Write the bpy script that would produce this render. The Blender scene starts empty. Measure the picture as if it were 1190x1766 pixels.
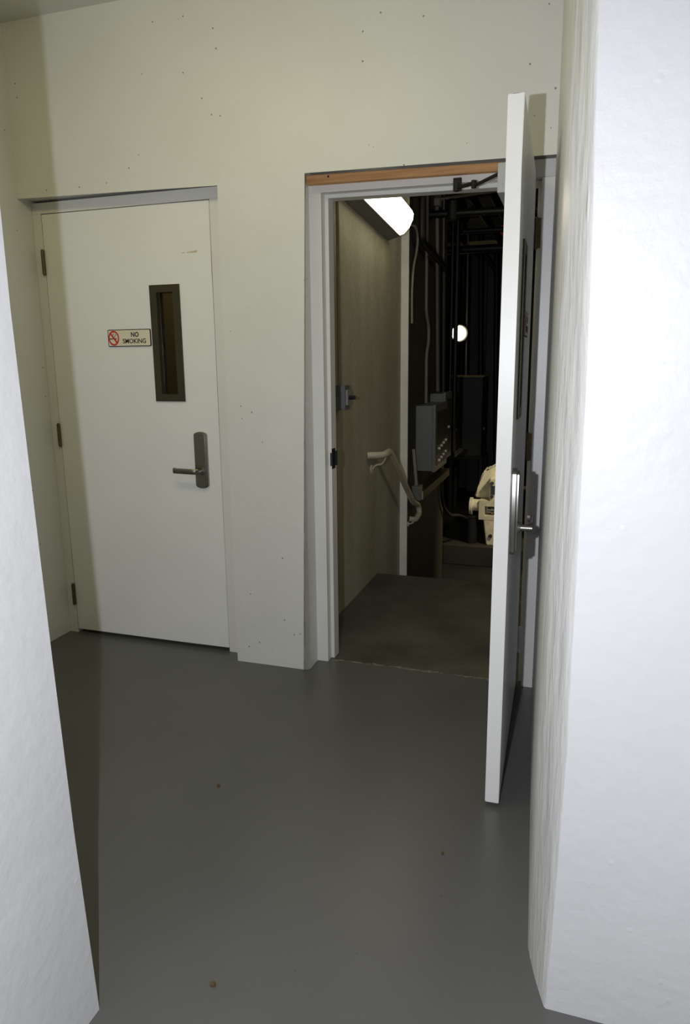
import bpy, bmesh, math, random
from mathutils import Vector, Matrix
random.seed(7)
R = math.radians
S = bpy.context.scene
COL = S.collection

# ------------------------------------------------------------------ camera, world, lights, exposure
YAW, PITCH, ROLL, FPX = 0.3164, -0.2003, -0.0107, 1210.0
W_PX, H_PX = 1190.0, 1766.0
cd = bpy.data.cameras.new('camera'); cam = bpy.data.objects.new('camera', cd); COL.objects.link(cam)
fwd = Vector((-math.sin(YAW)*math.cos(PITCH), math.cos(YAW)*math.cos(PITCH), math.sin(PITCH)))
rgt = Vector((math.cos(YAW), math.sin(YAW), 0)); up = rgt.cross(fwd)
r2 = rgt*math.cos(ROLL)+up*math.sin(ROLL); u2 = -rgt*math.sin(ROLL)+up*math.cos(ROLL)
CAM = Vector((0, -2.9045, 1.4525))
cam.matrix_world = Matrix(((r2.x, u2.x, -fwd.x, CAM.x), (r2.y, u2.y, -fwd.y, CAM.y), (r2.z, u2.z, -fwd.z, CAM.z), (0, 0, 0, 1)))
cd.sensor_fit = 'VERTICAL'; cd.sensor_height = 36; cd.lens = FPX/H_PX*36
cd.shift_x = (W_PX/2-594)/H_PX; cd.shift_y = (864-H_PX/2)/H_PX
cd.clip_start = 0.02; cd.clip_end = 60
S.camera = cam

world = bpy.data.worlds.new('world'); S.world = world; world.use_nodes = True
world.node_tree.nodes['Background'].inputs['Color'].default_value = (0.5, 0.48, 0.4, 1)
world.node_tree.nodes['Background'].inputs['Strength'].default_value = 0.0

S.view_settings.view_transform = 'Standard'; S.view_settings.look = 'None'
S.view_settings.gamma = 1; S.view_settings.use_curve_mapping = False
S.view_settings.exposure = 0.0

# the camera's own flash: a small head held beside the lens
fl = bpy.data.lights.new('camera_flash', 'SPOT'); fl.energy = 104; fl.color = (0.94, 0.96, 1.04)
fl.spot_size = R(155); fl.spot_blend = 0.75; fl.shadow_soft_size = 0.009
flo = bpy.data.objects.new('camera_flash', fl); COL.objects.link(flo)
flo.location = (-0.205, -2.9, 1.487)
flo.rotation_euler = (Vector((-0.16, 0.95, -0.42))).to_track_quat('-Z', 'Y').to_euler()
# the hall's fluorescent light, hung under the ceiling and tilted to the two doors
al = bpy.data.lights.new('hall_ceiling_light', 'AREA'); al.energy = 7.2; al.color = (1.0, 0.92, 0.44)
al.shape = 'RECTANGLE'; al.size = 1.2; al.size_y = 0.22
alo = bpy.data.objects.new('hall_ceiling_light', al); COL.objects.link(alo)
alo.location = (-1.35, -1.35, 2.80); alo.rotation_euler = (R(28), 0, 0)
# a lamp of the stair hall behind the closed door
bl = bpy.data.lights.new('back_hall_lamp', 'POINT'); bl.energy = 2.2; bl.color = (1.0, 0.84, 0.50); bl.shadow_soft_size = 0.1
blo = bpy.data.objects.new('back_hall_lamp', bl); COL.objects.link(blo); blo.location = (-2.35, 1.3, 2.3)
# a plant room lamp over the pump, out of sight behind the open leaf
pl_ = bpy.data.lights.new('plant_room_lamp', 'SPOT'); pl_.spot_size = R(80); pl_.spot_blend = 0.6; pl_.energy = 75; pl_.color = (1.0, 0.90, 0.66); pl_.shadow_soft_size = 0.08
plo = bpy.data.objects.new('plant_room_lamp', pl_); COL.objects.link(plo); plo.location = (0.05, 3.75, 1.35); plo.rotation_euler = (Vector((-0.75, 0.85, -1.45))).to_track_quat('-Z', 'Y').to_euler()

# added fill with no fixture, unseen right of the doorway; evens the left concrete wall
pw_ = bpy.data.lights.new('plant_room_wall_fill', 'POINT'); pw_.energy = 13; pw_.color = (1.0, 0.90, 0.64); pw_.shadow_soft_size = 0.12
pwo = bpy.data.objects.new('plant_room_wall_fill', pw_); COL.objects.link(pwo); pwo.location = (1.2, 1.6, 2.2)

# ------------------------------------------------------------------ materials
def nt(name):
    m = bpy.data.materials.new(name); m.use_nodes = True
    n = m.node_tree.nodes; l = m.node_tree.links
    return m, n, l, n['Principled BSDF']

def rgb(r, g, b):
    f = lambda c: c/12.92 if c <= 0.04045 else ((c+0.055)/1.055)**2.4
    return (f(r/255), f(g/255), f(b/255), 1)

def plain(name, col, rough=0.5, metal=0.0, var=0.06, scale=14, bump=0.0, bscale=120, spec=0.5):
    m, n, l, b = nt(name)
    tc = n.new('ShaderNodeTexCoord')
    no = n.new('ShaderNodeTexNoise'); no.inputs['Scale'].default_value = scale; no.inputs['Detail'].default_value = 5
    l.new(tc.outputs['Object'], no.inputs['Vector'])
    ra = n.new('ShaderNodeValToRGB'); ra.color_ramp.elements[0].position = 0.3; ra.color_ramp.elements[1].position = 0.7
    ra.color_ramp.elements[0].color = tuple(c*(1-var) for c in col[:3])+(1,)
    ra.color_ramp.elements[1].color = tuple(min(1, c*(1+var)) for c in col[:3])+(1,)
    l.new(no.outputs['Fac'], ra.inputs['Fac']); l.new(ra.outputs['Color'], b.inputs['Base Color'])
    b.inputs['Roughness'].default_value = rough; b.inputs['Metallic'].default_value = metal
    b.inputs['Specular IOR Level'].default_value = spec
    if bump:
        n2 = n.new('ShaderNodeTexNoise'); n2.inputs['Scale'].default_value = bscale; n2.inputs['Detail'].default_value = 3
        l.new(tc.outputs['Object'], n2.inputs['Vector'])
        bp = n.new('ShaderNodeBump'); bp.inputs['Strength'].default_value = bump; bp.inputs['Distance'].default_value = 0.004
        l.new(n2.outputs['Fac'], bp.inputs['Height']); l.new(bp.outputs['Normal'], b.inputs['Normal'])
    return m

def wall_paint(name, col, rough, lumps=0.35, pits=0.0, spec=0.5, stretch=(1, 1, 1)):
    """gloss paint over rough plaster: broad lumps, small blisters, pin holes"""
    m, n, l, b = nt(name)
    tc = n.new('ShaderNodeTexCoord')
    big = n.new('ShaderNodeTexNoise'); big.inputs['Scale'].default_value = 3.5; big.inputs['Detail'].default_value = 4
    fine = n.new('ShaderNodeTexNoise'); fine.inputs['Scale'].default_value = 28; fine.inputs['Detail'].default_value = 4; fine.inputs['Roughness'].default_value = 0.55
    vo = n.new('ShaderNodeTexVoronoi'); vo.inputs['Scale'].default_value = 9; vo.inputs['Randomness'].default_value = 1
    mp = n.new('ShaderNodeMapping'); mp.inputs['Scale'].default_value = stretch; l.new(tc.outputs['Object'], mp.inputs['Vector'])
    for t in (big, fine, vo): l.new(mp.outputs['Vector'], t.inputs['Vector'])
    bl_ = n.new('ShaderNodeMapRange'); bl_.inputs['From Min'].default_value = 0.02; bl_.inputs['From Max'].default_value = 0.07
    bl_.inputs['To Min'].default_value = 1.0; bl_.inputs['To Max'].default_value = 0.0
    l.new(vo.outputs['Distance'], bl_.inputs['Value'])
    a1 = n.new('ShaderNodeMath'); a1.operation = 'MULTIPLY_ADD'; a1.inputs[1].default_value = 1.6
    l.new(big.outputs['Fac'], a1.inputs[0]); l.new(fine.outputs['Fac'], a1.inputs[2])
    a2 = n.new('ShaderNodeMath'); a2.operation = 'MULTIPLY_ADD'; a2.inputs[1].default_value = 0.35
    l.new(bl_.outputs['Result'], a2.inputs[0]); l.new(a1.outputs[0], a2.inputs[2])
    bp = n.new('ShaderNodeBump'); bp.inputs['Strength'].default_value = lumps; bp.inputs['Distance'].default_value = 0.006
    l.new(a2.outputs[0], bp.inputs['Height']); l.new(bp.outputs['Normal'], b.inputs['Normal'])
    ra = n.new('ShaderNodeValToRGB'); ra.color_ramp.elements[0].position = 0.35; ra.color_ramp.elements[1].position = 0.65
    ra.color_ramp.elements[0].color = tuple(c*0.97 for c in col[:3])+(1,); ra.color_ramp.elements[1].color = col
    l.new(big.outputs['Fac'], ra.inputs['Fac'])
    out = ra.outputs['Color']
    if pits:
        v2 = n.new('ShaderNodeTexVoronoi'); v2.inputs['Scale'].default_value = 17; l.new(tc.outputs['Object'], v2.inputs['Vector'])
        lt = n.new('ShaderNodeMath'); lt.operation = 'LESS_THAN'; lt.inputs[1].default_value = 0.065
        l.new(v2.outputs['Distance'], lt.inputs[0])
        n3 = n.new('ShaderNodeTexNoise'); n3.inputs['Scale'].default_value = 2.2; l.new(tc.outputs['Object'], n3.inputs['Vector'])
        gt = n.new('ShaderNodeMath'); gt.operation = 'GREATER_THAN'; gt.inputs[1].default_value = 1-pits
        l.new(n3.outputs['Fac'], gt.inputs[0])
        mu = n.new('ShaderNodeMath'); mu.operation = 'MULTIPLY'; l.new(lt.outputs[0], mu.inputs[0]); l.new(gt.outputs[0], mu.inputs[1])
        mx = n.new('ShaderNodeMix'); mx.data_type = 'RGBA'; mx.inputs['B'].default_value = (0.10, 0.095, 0.075, 1)
        m7 = n.new('ShaderNodeMath'); m7.operation = 'MULTIPLY'; m7.inputs[1].default_value = 0.75; l.new(mu.outputs[0], m7.inputs[0])
        l.new(m7.outputs[0], mx.inputs['Factor']); l.new(out, mx.inputs['A']); out = mx.outputs['Result']
    l.new(out, b.inputs['Base Color'])
    b.inputs['Roughness'].default_value = rough; b.inputs['Specular IOR Level'].default_value = spec
    return m

def concrete(name, c1, c2, rough=0.75, stretch=(1.3, 1.3, 0.4), bump=0.3):
    m, n, l, b = nt(name)
    tc = n.new('ShaderNodeTexCoord'); mp = n.new('ShaderNodeMapping'); mp.inputs['Scale'].default_value = stretch
    l.new(tc.outputs['Object'], mp.inputs['Vector'])
    a = n.new('ShaderNodeTexNoise'); a.inputs['Scale'].default_value = 2.2; a.inputs['Detail'].default_value = 7; a.inputs['Roughness'].default_value = 0.5
    l.new(mp.outputs['Vector'], a.inputs['Vector'])
    f = n.new('ShaderNodeTexNoise'); f.inputs['Scale'].default_value = 45; f.inputs['Detail'].default_value = 6; l.new(tc.outputs['Object'], f.inputs['Vector'])
    ra = n.new('ShaderNodeValToRGB'); ra.color_ramp.elements[0].position = 0.36; ra.color_ramp.elements[1].position = 0.64
    ra.color_ramp.elements[0].color = c1; ra.color_ramp.elements[1].color = c2
    l.new(a.outputs['Fac'], ra.inputs['Fac'])
    mx = n.new('ShaderNodeMix'); mx.data_type = 'RGBA'; mx.blend_type = 'MULTIPLY'; mx.inputs['Factor'].default_value = 0.45
    r2_ = n.new('ShaderNodeValToRGB'); r2_.color_ramp.elements[0].position = 0.3; r2_.color_ramp.elements[1].position = 0.6
    r2_.color_ramp.elements[0].color = (0.7, 0.7, 0.7, 1)
    l.new(f.outputs['Fac'], r2_.inputs['Fac']); l.new(ra.outputs['Color'], mx.inputs['A']); l.new(r2_.outputs['Color'], mx.inputs['B'])
    l.new(mx.outputs['Result'], b.inputs['Base Color'])
    bp = n.new('ShaderNodeBump'); bp.inputs['Strength'].default_value = bump; bp.inputs['Distance'].default_value = 0.004
    l.new(f.outputs['Fac'], bp.inputs['Height']); l.new(bp.outputs['Normal'], b.inputs['Normal'])
    b.inputs['Roughness'].default_value = rough
    return m

def floor_paint():
    m, n, l, b = nt('grey_floor_paint')
    tc = n.new('ShaderNodeTexCoord')
    a = n.new('ShaderNodeTexNoise'); a.inputs['Scale'].default_value = 1.7; a.inputs['Detail'].default_value = 6
    d = n.new('ShaderNodeTexNoise'); d.inputs['Scale'].default_value = 3.1; d.inputs['Detail'].default_value = 8; d.inputs['Roughness'].default_value = 0.7
    f = n.new('ShaderNodeTexNoise'); f.inputs['Scale'].default_value = 60; f.inputs['Detail'].default_value = 3
    v = n.new('ShaderNodeTexVoronoi'); v.inputs['Scale'].default_value = 7
    for t in (a, d, f, v): l.new(tc.outputs['Object'], t.inputs['Vector'])
    ra = n.new('ShaderNodeValToRGB'); ra.color_ramp.elements[0].position = 0.35; ra.color_ramp.elements[1].position = 0.65
    ra.color_ramp.elements[0].color = (0.104, 0.103, 0.100, 1); ra.color_ramp.elements[1].color = (0.118, 0.117, 0.112, 1)
    l.new(a.outputs['Fac'], ra.inputs['Fac'])
    st = n.new('ShaderNodeMapRange'); st.inputs['From Min'].default_value = 0.60; st.inputs['From Max'].default_value = 0.74; st.inputs['To Max'].default_value = 0.35
    l.new(d.outputs['Fac'], st.inputs['Value'])
    mx = n.new('ShaderNodeMix'); mx.data_type = 'RGBA'; mx.inputs['B'].default_value = (0.15, 0.125, 0.075, 1)
    l.new(st.outputs['Result'], mx.inputs['Factor']); l.new(ra.outputs['Color'], mx.inputs['A'])
    sp = n.new('ShaderNodeMath'); sp.operation = 'LESS_THAN'; sp.inputs[1].default_value = 0.022; l.new(v.outputs['Distance'], sp.inputs[0])
    m2 = n.new('ShaderNodeMix'); m2.data_type = 'RGBA'; m2.inputs['B'].default_value = (0.05, 0.05, 0.045, 1)
    s6 = n.new('ShaderNodeMath'); s6.operation = 'MULTIPLY'; s6.inputs[1].default_value = 0.6; l.new(sp.outputs[0], s6.inputs[0])
    l.new(s6.outputs[0], m2.inputs['Factor']); l.new(mx.outputs['Result'], m2.inputs['A'])
    l.new(m2.outputs['Result'], b.inputs['Base Color'])
    bp = n.new('ShaderNodeBump'); bp.inputs['Strength'].default_value = 0.12; bp.inputs['Distance'].default_value = 0.003
    l.new(f.outputs['Fac'], bp.inputs['Height']); l.new(bp.outputs['Normal'], b.inputs['Normal'])
    b.inputs['Roughness'].default_value = 0.33; b.inputs['Specular IOR Level'].default_value = 0.40
    return m

def emission(name, col, strength):
    m, n, l, b = nt(name)
    b.inputs['Base Color'].default_value = (0.8, 0.8, 0.75, 1)
    b.inputs['Emission Color'].default_value = col; b.inputs['Emission Strength'].default_value = strength
    return m

def wood(name, c1, c2):
    m, n, l, b = nt(name)
    tc = n.new('ShaderNodeTexCoord'); mp = n.new('ShaderNodeMapping'); mp.inputs['Scale'].default_value = (2, 30, 40)
    l.new(tc.outputs['Object'], mp.inputs['Vector'])
    a = n.new('ShaderNodeTexNoise'); a.inputs['Scale'].default_value = 2; a.inputs['Detail'].default_value = 5; l.new(mp.outputs['Vector'], a.inputs['Vector'])
    ra = n.new('ShaderNodeValToRGB'); ra.color_ramp.elements[0].position = 0.3; ra.color_ramp.elements[1].position = 0.7
    ra.color_ramp.elements[0].color = c1; ra.color_ramp.elements[1].color = c2
    l.new(a.outputs['Fac'], ra.inputs['Fac']); l.new(ra.outputs['Color'], b.inputs['Base Color'])
    b.inputs['Roughness'].default_value = 0.6
    return m

M = {}
M['wall'] = wall_paint('white_wall_paint', (0.74, 0.74, 0.715, 1), 0.42, 0.22, 0.50)
M['wall_gloss'] = wall_paint('white_gloss_wall_paint', (0.64, 0.64, 0.635, 1), 0.42, 0.26)
M['wall_pier'] = wall_paint('white_gloss_pier_paint', (0.69, 0.69, 0.685, 1), 0.42, 0.30)
M['wall_rough'] = wall_paint('white_paint_on_rough_plaster', (0.72, 0.72, 0.71, 1), 0.36, 1.0, stretch=(1, 1, 0.22))
M['ceiling'] = wall_paint('ceiling_paint', (0.70, 0.70, 0.66, 1), 0.6, 0.15)
M['door'] = wall_paint('white_door_enamel', (0.86, 0.86, 0.845, 1), 0.38, 0.06)
M['frame'] = wall_paint('white_frame_enamel', (0.77, 0.765, 0.74, 1), 0.38, 0.10)
M['floor'] = floor_paint()
M['steel'] = plain('satin_steel', rgb(150, 148, 143), 0.34, 1.0, 0.03, 40)
M['brushed'] = plain('brushed_lever_metal', rgb(138, 135, 128), 0.38, 1.0, 0.03, 40)
M['hinge'] = plain('tarnished_hinge_metal', rgb(108, 98, 78), 0.45, 0.85, 0.2, 60)
M['hinge_white'] = M['frame']
M['bronze'] = plain('dark_bronze_enamel', rgb(62, 58, 44), 0.45, 0.2, 0.06)
M['black'] = plain('black_paint', rgb(16, 15, 13), 0.65, 0, 0.2, 20)
M['black_pipe'] = plain('black_pipe_paint', rgb(14, 13, 11), 0.5, 0, 0.3, 10)
M['grey_conduit'] = plain('galvanised_conduit', rgb(124, 121, 108), 0.6, 0.0, 0.08, 12)
M['white_cable'] = plain('pale_cable_sheath', rgb(150, 147, 130), 0.6, 0, 0.08)
M['grey_box'] = plain('grey_box_enamel', rgb(112, 114, 114), 0.45, 0.1, 0.06)
M['closer'] = plain('grey_closer_cover', rgb(172, 173, 175), 0.45, 0.0, 0.03)
M['switch_plate'] = plain('pale_switch_plate', rgb(150, 150, 150), 0.5, 0.1, 0.04)
M['dark_box'] = plain('dark_panel_front', rgb(58, 52, 40), 0.5, 0.1, 0.15)
M['cabinet'] = plain('grey_cabinet_enamel', rgb(58, 57, 54), 0.5, 0, 0.08, 6)
M['cabinet_top'] = plain('dusty_beige_top', rgb(176, 160, 116), 0.8, 0, 0.12, 25)
M['lug'] = plain('bright_brass', rgb(236, 228, 200), 0.3, 0.2, 0.05)
M['cream'] = plain('cream_machine_paint', rgb(232, 222, 190), 0.45, 0, 0.14, 16, 0.3, 30)
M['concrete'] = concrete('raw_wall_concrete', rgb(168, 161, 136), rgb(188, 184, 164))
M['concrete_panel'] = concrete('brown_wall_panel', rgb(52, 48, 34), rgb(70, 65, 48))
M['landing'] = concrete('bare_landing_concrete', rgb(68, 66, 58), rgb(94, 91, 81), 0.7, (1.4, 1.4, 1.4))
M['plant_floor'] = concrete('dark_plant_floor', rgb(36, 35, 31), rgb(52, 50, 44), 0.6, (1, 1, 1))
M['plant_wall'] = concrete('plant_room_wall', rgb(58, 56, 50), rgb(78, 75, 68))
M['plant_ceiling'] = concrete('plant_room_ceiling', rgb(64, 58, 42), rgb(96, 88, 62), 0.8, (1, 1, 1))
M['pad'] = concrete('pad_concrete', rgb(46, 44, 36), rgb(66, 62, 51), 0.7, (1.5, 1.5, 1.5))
M['white_edge'] = plain('white_panel_edge', rgb(236, 233, 222), 0.5, 0, 0.06, 9)
M['rail'] = plain('cream_rail_paint', rgb(196, 188, 164), 0.4, 0, 0.08, 20)
M['strip_wood'] = wood('raw_pine', rgb(186, 134, 84), rgb(222, 172, 116))
M['board_wood'] = wood('aged_board', rgb(72, 62, 40), rgb(98, 86, 58))
M['tube'] = emission('lit_diffuser', (1.0, 0.92, 0.66, 1), 8.5)
M['globe'] = emission('lit_globe', (1.0, 0.90, 0.66, 1), 4.0)
M['fixture'] = plain('grey_fixture_housing', rgb(112, 110, 102), 0.5, 0.1, 0.05)
M['sign_face'] = plain('cream_sign_face', rgb(226, 220, 198), 0.45, 0, 0.02)
M['red'] = plain('red_sign_print', rgb(205, 40, 40), 0.5, 0, 0.03)
M['print'] = plain('black_sign_print', rgb(26, 25, 22), 0.5, 0, 0.03)
M['smudge'] = plain('tan_scuff', rgb(196, 186, 156), 0.6, 0, 0.1)
M['chip'] = plain('chipped_edge', rgb(128, 124, 110), 0.8, 0, 0.25, 30)
M['leaf'] = plain('dry_leaf', rgb(92, 74, 36), 0.8, 0, 0.3, 60)
M['tan'] = plain('tan_hall_wall', rgb(150, 138, 100), 0.7, 0, 0.08)
M['rubber'] = plain('black_rubber', rgb(22, 21, 19), 0.7, 0, 0.2)
gm, gn, gl, gb = nt('door_window_glass')
gb.inputs['Base Color'].default_value = (0.86, 0.84, 0.74, 1); gb.inputs['Transmission Weight'].default_value = 1.0
gb.inputs['Roughness'].default_value = 0.06; gb.inputs['IOR'].default_value = 1.2
gno = gn.new('ShaderNodeTexNoise'); gno.inputs['Scale'].default_value = 40
gra = gn.new('ShaderNodeMapRange'); gra.inputs['To Min'].default_value = 0.04; gra.inputs['To Max'].default_value = 0.16
gl.new(gno.outputs['Fac'], gra.inputs['Value']); gl.new(gra.outputs['Result'], gb.inputs['Roughness'])
M['glass'] = gm

# ------------------------------------------------------------------ mesh helpers
def obj(name, bm, mat, parent=None, smooth=False, kind=None, label=None, cat=None, group=None):
    bmesh.ops.recalc_face_normals(bm, faces=bm.faces[:])
    me = bpy.data.meshes.new(name); bm.to_mesh(me); bm.free()
    if smooth:
        for p in me.polygons: p.use_smooth = True
        me.set_sharp_from_angle(angle=R(40))
    me.materials.append(mat)
    o = bpy.data.objects.new(name, me); COL.objects.link(o)
    if parent is not None:
        o.parent = parent
        if parent.get('_world'): o.matrix_parent_inverse = Matrix.Translation(-parent.location)
    if kind: o['kind'] = kind
    if label: o['label'] = label
    if cat: o['category'] = cat
    if group: o['group'] = group
    return o

def root(name, loc, label=None, cat=None, kind=None, group=None, rotz=0, local=False):
    """an Empty at the base of a thing; its parts are written in world coordinates unless local"""
    o = bpy.data.objects.new(name, None); COL.objects.link(o); o.empty_display_size = 0.1
    o.location = loc; o.rotation_euler = (0, 0, rotz)
    if not local: o['_world'] = 1
    if label: o['label'] = label
    if cat: o['category'] = cat
    if kind: o['kind'] = kind
    if group: o['group'] = group
    return o

def sub(name, bm, mat, part, **k):
    """a sub-part: its vertices share the space of the part it hangs on"""
    o = obj(name, bm, mat, None, **k); o.parent = part
    return o

def bx(bm, x0, x1, y0, y1, z0, z1, bev=0.0, seg=2):
    v = [bm.verts.new(p) for p in ((x0,y0,z0),(x1,y0,z0),(x1,y1,z0),(x0,y1,z0),(x0,y0,z1),(x1,y0,z1),(x1,y1,z1),(x0,y1,z1))]
    f = [bm.faces.new([v[i] for i in q]) for q in ((0,3,2,1),(4,5,6,7),(0,1,5,4),(1,2,6,5),(2,3,7,6),(3,0,4,7))]
    if bev:
        es = list({e for q in f for e in q.edges})
        bmesh.ops.bevel(bm, geom=es, offset=bev, segments=seg, affect='EDGES', profile=0.5)
    return bm

def box(*a, **k): return bx(bmesh.new(), *a, **k)

def hexa(bm, a, b):
    """solid between two quads a and b (four corners each, same order)"""
    va = [bm.verts.new(p) for p in a]; vb = [bm.verts.new(p) for p in b]
    bm.faces.new(va); bm.faces.new(vb[::-1])
    for i in range(4): bm.faces.new((va[i], va[(i+1) % 4], vb[(i+1) % 4], vb[i]))
    return bm

def prism(bm, pts, axis, t0, t1):
    """polygon pts (2D) extruded along axis 'x','y' or 'z'"""
    def P(p, t): return {'x': (t, p[0], p[1]), 'y': (p[0], t, p[1]), 'z': (p[0], p[1], t)}[axis]
    a = [bm.verts.new(P(p, t0)) for p in pts]; b = [bm.verts.new(P(p, t1)) for p in pts]
    n = len(pts); bm.faces.new(a); bm.faces.new(b[::-1])
    for i in range(n): bm.faces.new((a[i], a[(i+1) % n], b[(i+1) % n], b[i]))
    return bm

def cyl(bm, p0, p1, r0, r1=None, n=20):
    r1 = r0 if r1 is None else r1
    p0, p1 = Vector(p0), Vector(p1); d = (p1-p0).normalized()
    a = d.orthogonal().normalized(); b = d.cross(a)
    A = [bm.verts.new(p0+(a*math.cos(t)+b*math.sin(t))*r0) for t in [2*math.pi*i/n for i in range(n)]]
    B = [bm.verts.new(p1+(a*math.cos(t)+b*math.sin(t))*r1) for t in [2*math.pi*i/n for i in range(n)]]
    bm.faces.new(A[::-1]); bm.faces.new(B)
    for i in range(n): bm.faces.new((A[i], A[(i+1) % n], B[(i+1) % n], B[i]))
    return bm

def fillet(pts, rad, k=6):
    P = [Vector(p) for p in pts]; out = [P[0]]
    for i in range(1, len(P)-1):
        a, b, c = P[i-1], P[i], P[i+1]
        t = min(rad, (a-b).length*0.45, (c-b).length*0.45)
        s, e = b+(a-b).normalized()*t, b+(c-b).normalized()*t
        for j in range(k+1):
            u = j/k; out.append(s*(1-u)**2+b*2*u*(1-u)+e*u*u)
    out.append(P[-1]); return out

def tube(bm, pts, r, rad=0.05, n=12, k=6):
    P = fillet(pts, rad, k) if len(pts) > 2 and rad else [Vector(p) for p in pts]
    rings = []; ref = None
    for i, p in enumerate(P):
        d = ((P[i+1]-p) if i == 0 else (p-P[i-1]) if i == len(P)-1 else (P[i+1]-p).normalized()+(p-P[i-1]).normalized()).normalized()
        if ref is None: ref = d.orthogonal().normalized()
        ref = (ref-d*ref.dot(d)).normalized(); b = d.cross(ref)
        rings.append([bm.verts.new(p+(ref*math.cos(t)+b*math.sin(t))*r) for t in [2*math.pi*q/n for q in range(n)]])
    for A, B in zip(rings, rings[1:]):
        for q in range(n): bm.faces.new((A[q], A[(q+1) % n], B[(q+1) % n], B[q]))
    bm.faces.new(rings[0][::-1]); bm.faces.new(rings[-1])
    return bm

def ball(bm, c, r, sc=(1, 1, 1), u=20, v=12):
    bmesh.ops.create_uvsphere(bm, u_segments=u, v_segments=v, radius=1, matrix=Matrix.Translation(c) @ Matrix.Diagonal((r*sc[0], r*sc[1], r*sc[2], 1)))
    return bm

# ------------------------------------------------------------------ the hall
ZC = 2.962
XL = -2.572                       # left wall
A1, B0, B1 = -1.512, -1.137, 0.10 # edges of the pier between the two recesses
H1, H2 = 2.222, 2.232

def lofted_soffit_wall():
    """one concrete wall with two door recesses; the arrises are rounded off"""
    bm = bmesh.new()
    P = [(XL-0.2, H1-0.004), (A1, H1), (A1, 0), (B0, 0), (B0, H2), (B1, H2-0.024), (B1, 0), (0.8, 0), (0.8, 3.3), (XL-0.2, 3.3)]
    a = [bm.verts.new((x, 0, z)) for x, z in P]; b = [bm.verts.new((x, 0.27, z)) for x, z in P]
    n = len(P); bm.faces.new(a); bm.faces.new(b[::-1])
    for i in range(n): bm.faces.new((a[i], a[(i+1) % n], b[(i+1) % n], b[i]))
    e1 = [e for e in bm.edges if all(v in a[0:2] for v in e.verts) or all(v in a[1:3] for v in e.verts)]
    e2 = [e for e in bm.edges if all(v in a[3:5] for v in e.verts) or all(v in a[4:6] for v in e.verts)]
    bmesh.ops.bevel(bm, geom=e2, offset=0.028, segments=5, affect='EDGES', profile=0.5)
    e1 = [e for e in bm.edges if all(v in a[0:2] for v in e.verts)]
    bmesh.ops.bevel(bm, geom=e1, offset=0.034, segments=5, affect='EDGES', profile=0.5)
    return bm
obj('wall_back', lofted_soffit_wall(), M['wall'], kind='structure', smooth=True)
obj('wall_left', box(XL-0.2, XL, -4.6, 0.30, 0, 3.3), M['wall'], kind='structure')
obj('floor', box(-3.0, 1.0, -4.8, 0.155, -0.2, 0), M['floor'], kind='structure')
obj('ceiling', box(-2.9, 1.2, -4.8, 0.1, ZC, ZC+0.3), M['ceiling'], kind='structure')

# the corridor wall at the left hand of the viewer; it ends in a plain arris that leans a little
bm = bmesh.new()
prof = [(0, -0.962), (0.45, -0.984), (0.85, -0.996), (1.2, -1.004), (1.55, -1.012), (2.1, -1.012), (3.3, -1.012)]
YJ = -1.803
rows = []
for z, x in prof:
    rows.append([bm.verts.new(p) for p in ((-2.7, YJ, z), (x-0.004, YJ, z), (x, YJ-0.004, z), (x, -4.6, z), (-2.7, -4.6, z))])
for A, B in zip(rows, rows[1:]):
    for i in range(5): bm.faces.new((A[i], A[(i+1) % 5], B[(i+1) % 5], B[i]))
bm.faces.new(rows[0]); bm.faces.new(rows[-1][::-1])
obj('wall_corridor', bm, M['wall_gloss'], kind='structure')

# the right wall: a blunt end towards the viewer, a softly rounded corner, then it runs back to the doorway
bm = bmesh.new()
YF = -1.50
xc = [(0, 0.004), (0.3, 0.012), (0.64, 0.0185), (1.19, 0.0165), (1.41, 0.0150), (1.64, 0.0115), (1.87, 0.0050), (2.05, 0.0010), (3.3, -0.03)]
rows = []
for z, x in xc:
    sec = [(0.9, YF), (x+0.10, YF), (x+0.004, YF), (x, YF+0.004)]
    x1 = -0.041
    for k in range(1, 7):
        u = k/6
        sec.append((x*(1-u)**2+(x*0.35+x1*0.65)*2*u*(1-u)+x1*u*u, YF+0.004+(0.16*u+0.0*u*(1-u))))
    for k in range(1, 9):
        u = k/8; sec.append((x1+(-0.119-x1)*u, YF+0.164+(0.16-YF-0.164)*u))
    sec += [(0.9, 0.16)]
    rows.append([bm.verts.new((px, py, z)) for px, py in sec])
ns = len(rows[0])
for A, B in zip(rows, rows[1:]):
    for i in range(ns): bm.faces.new((A[i], A[(i+1) % ns], B[(i+1) % ns], B[i]))
bm.faces.new(rows[0]); bm.faces.new(rows[-1][::-1])
wr_ = obj('wall_right', bm, M['wall_rough'], kind='structure', smooth=True)
wr_.data.materials.append(M['wall_pier'])
for p in wr_.data.polygons:
    if p.normal.y < -0.95: p.material_index = 1
obj('wall_corridor_right', box(0.8, 1.0, -4.6, -1.45, 0, 3.3), M['wall_gloss'], kind='structure')
obj('wall_front', box(-3.0, 1.0, -4.8, -4.6, 0, 3.3), M['wall'], kind='structure')

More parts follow.
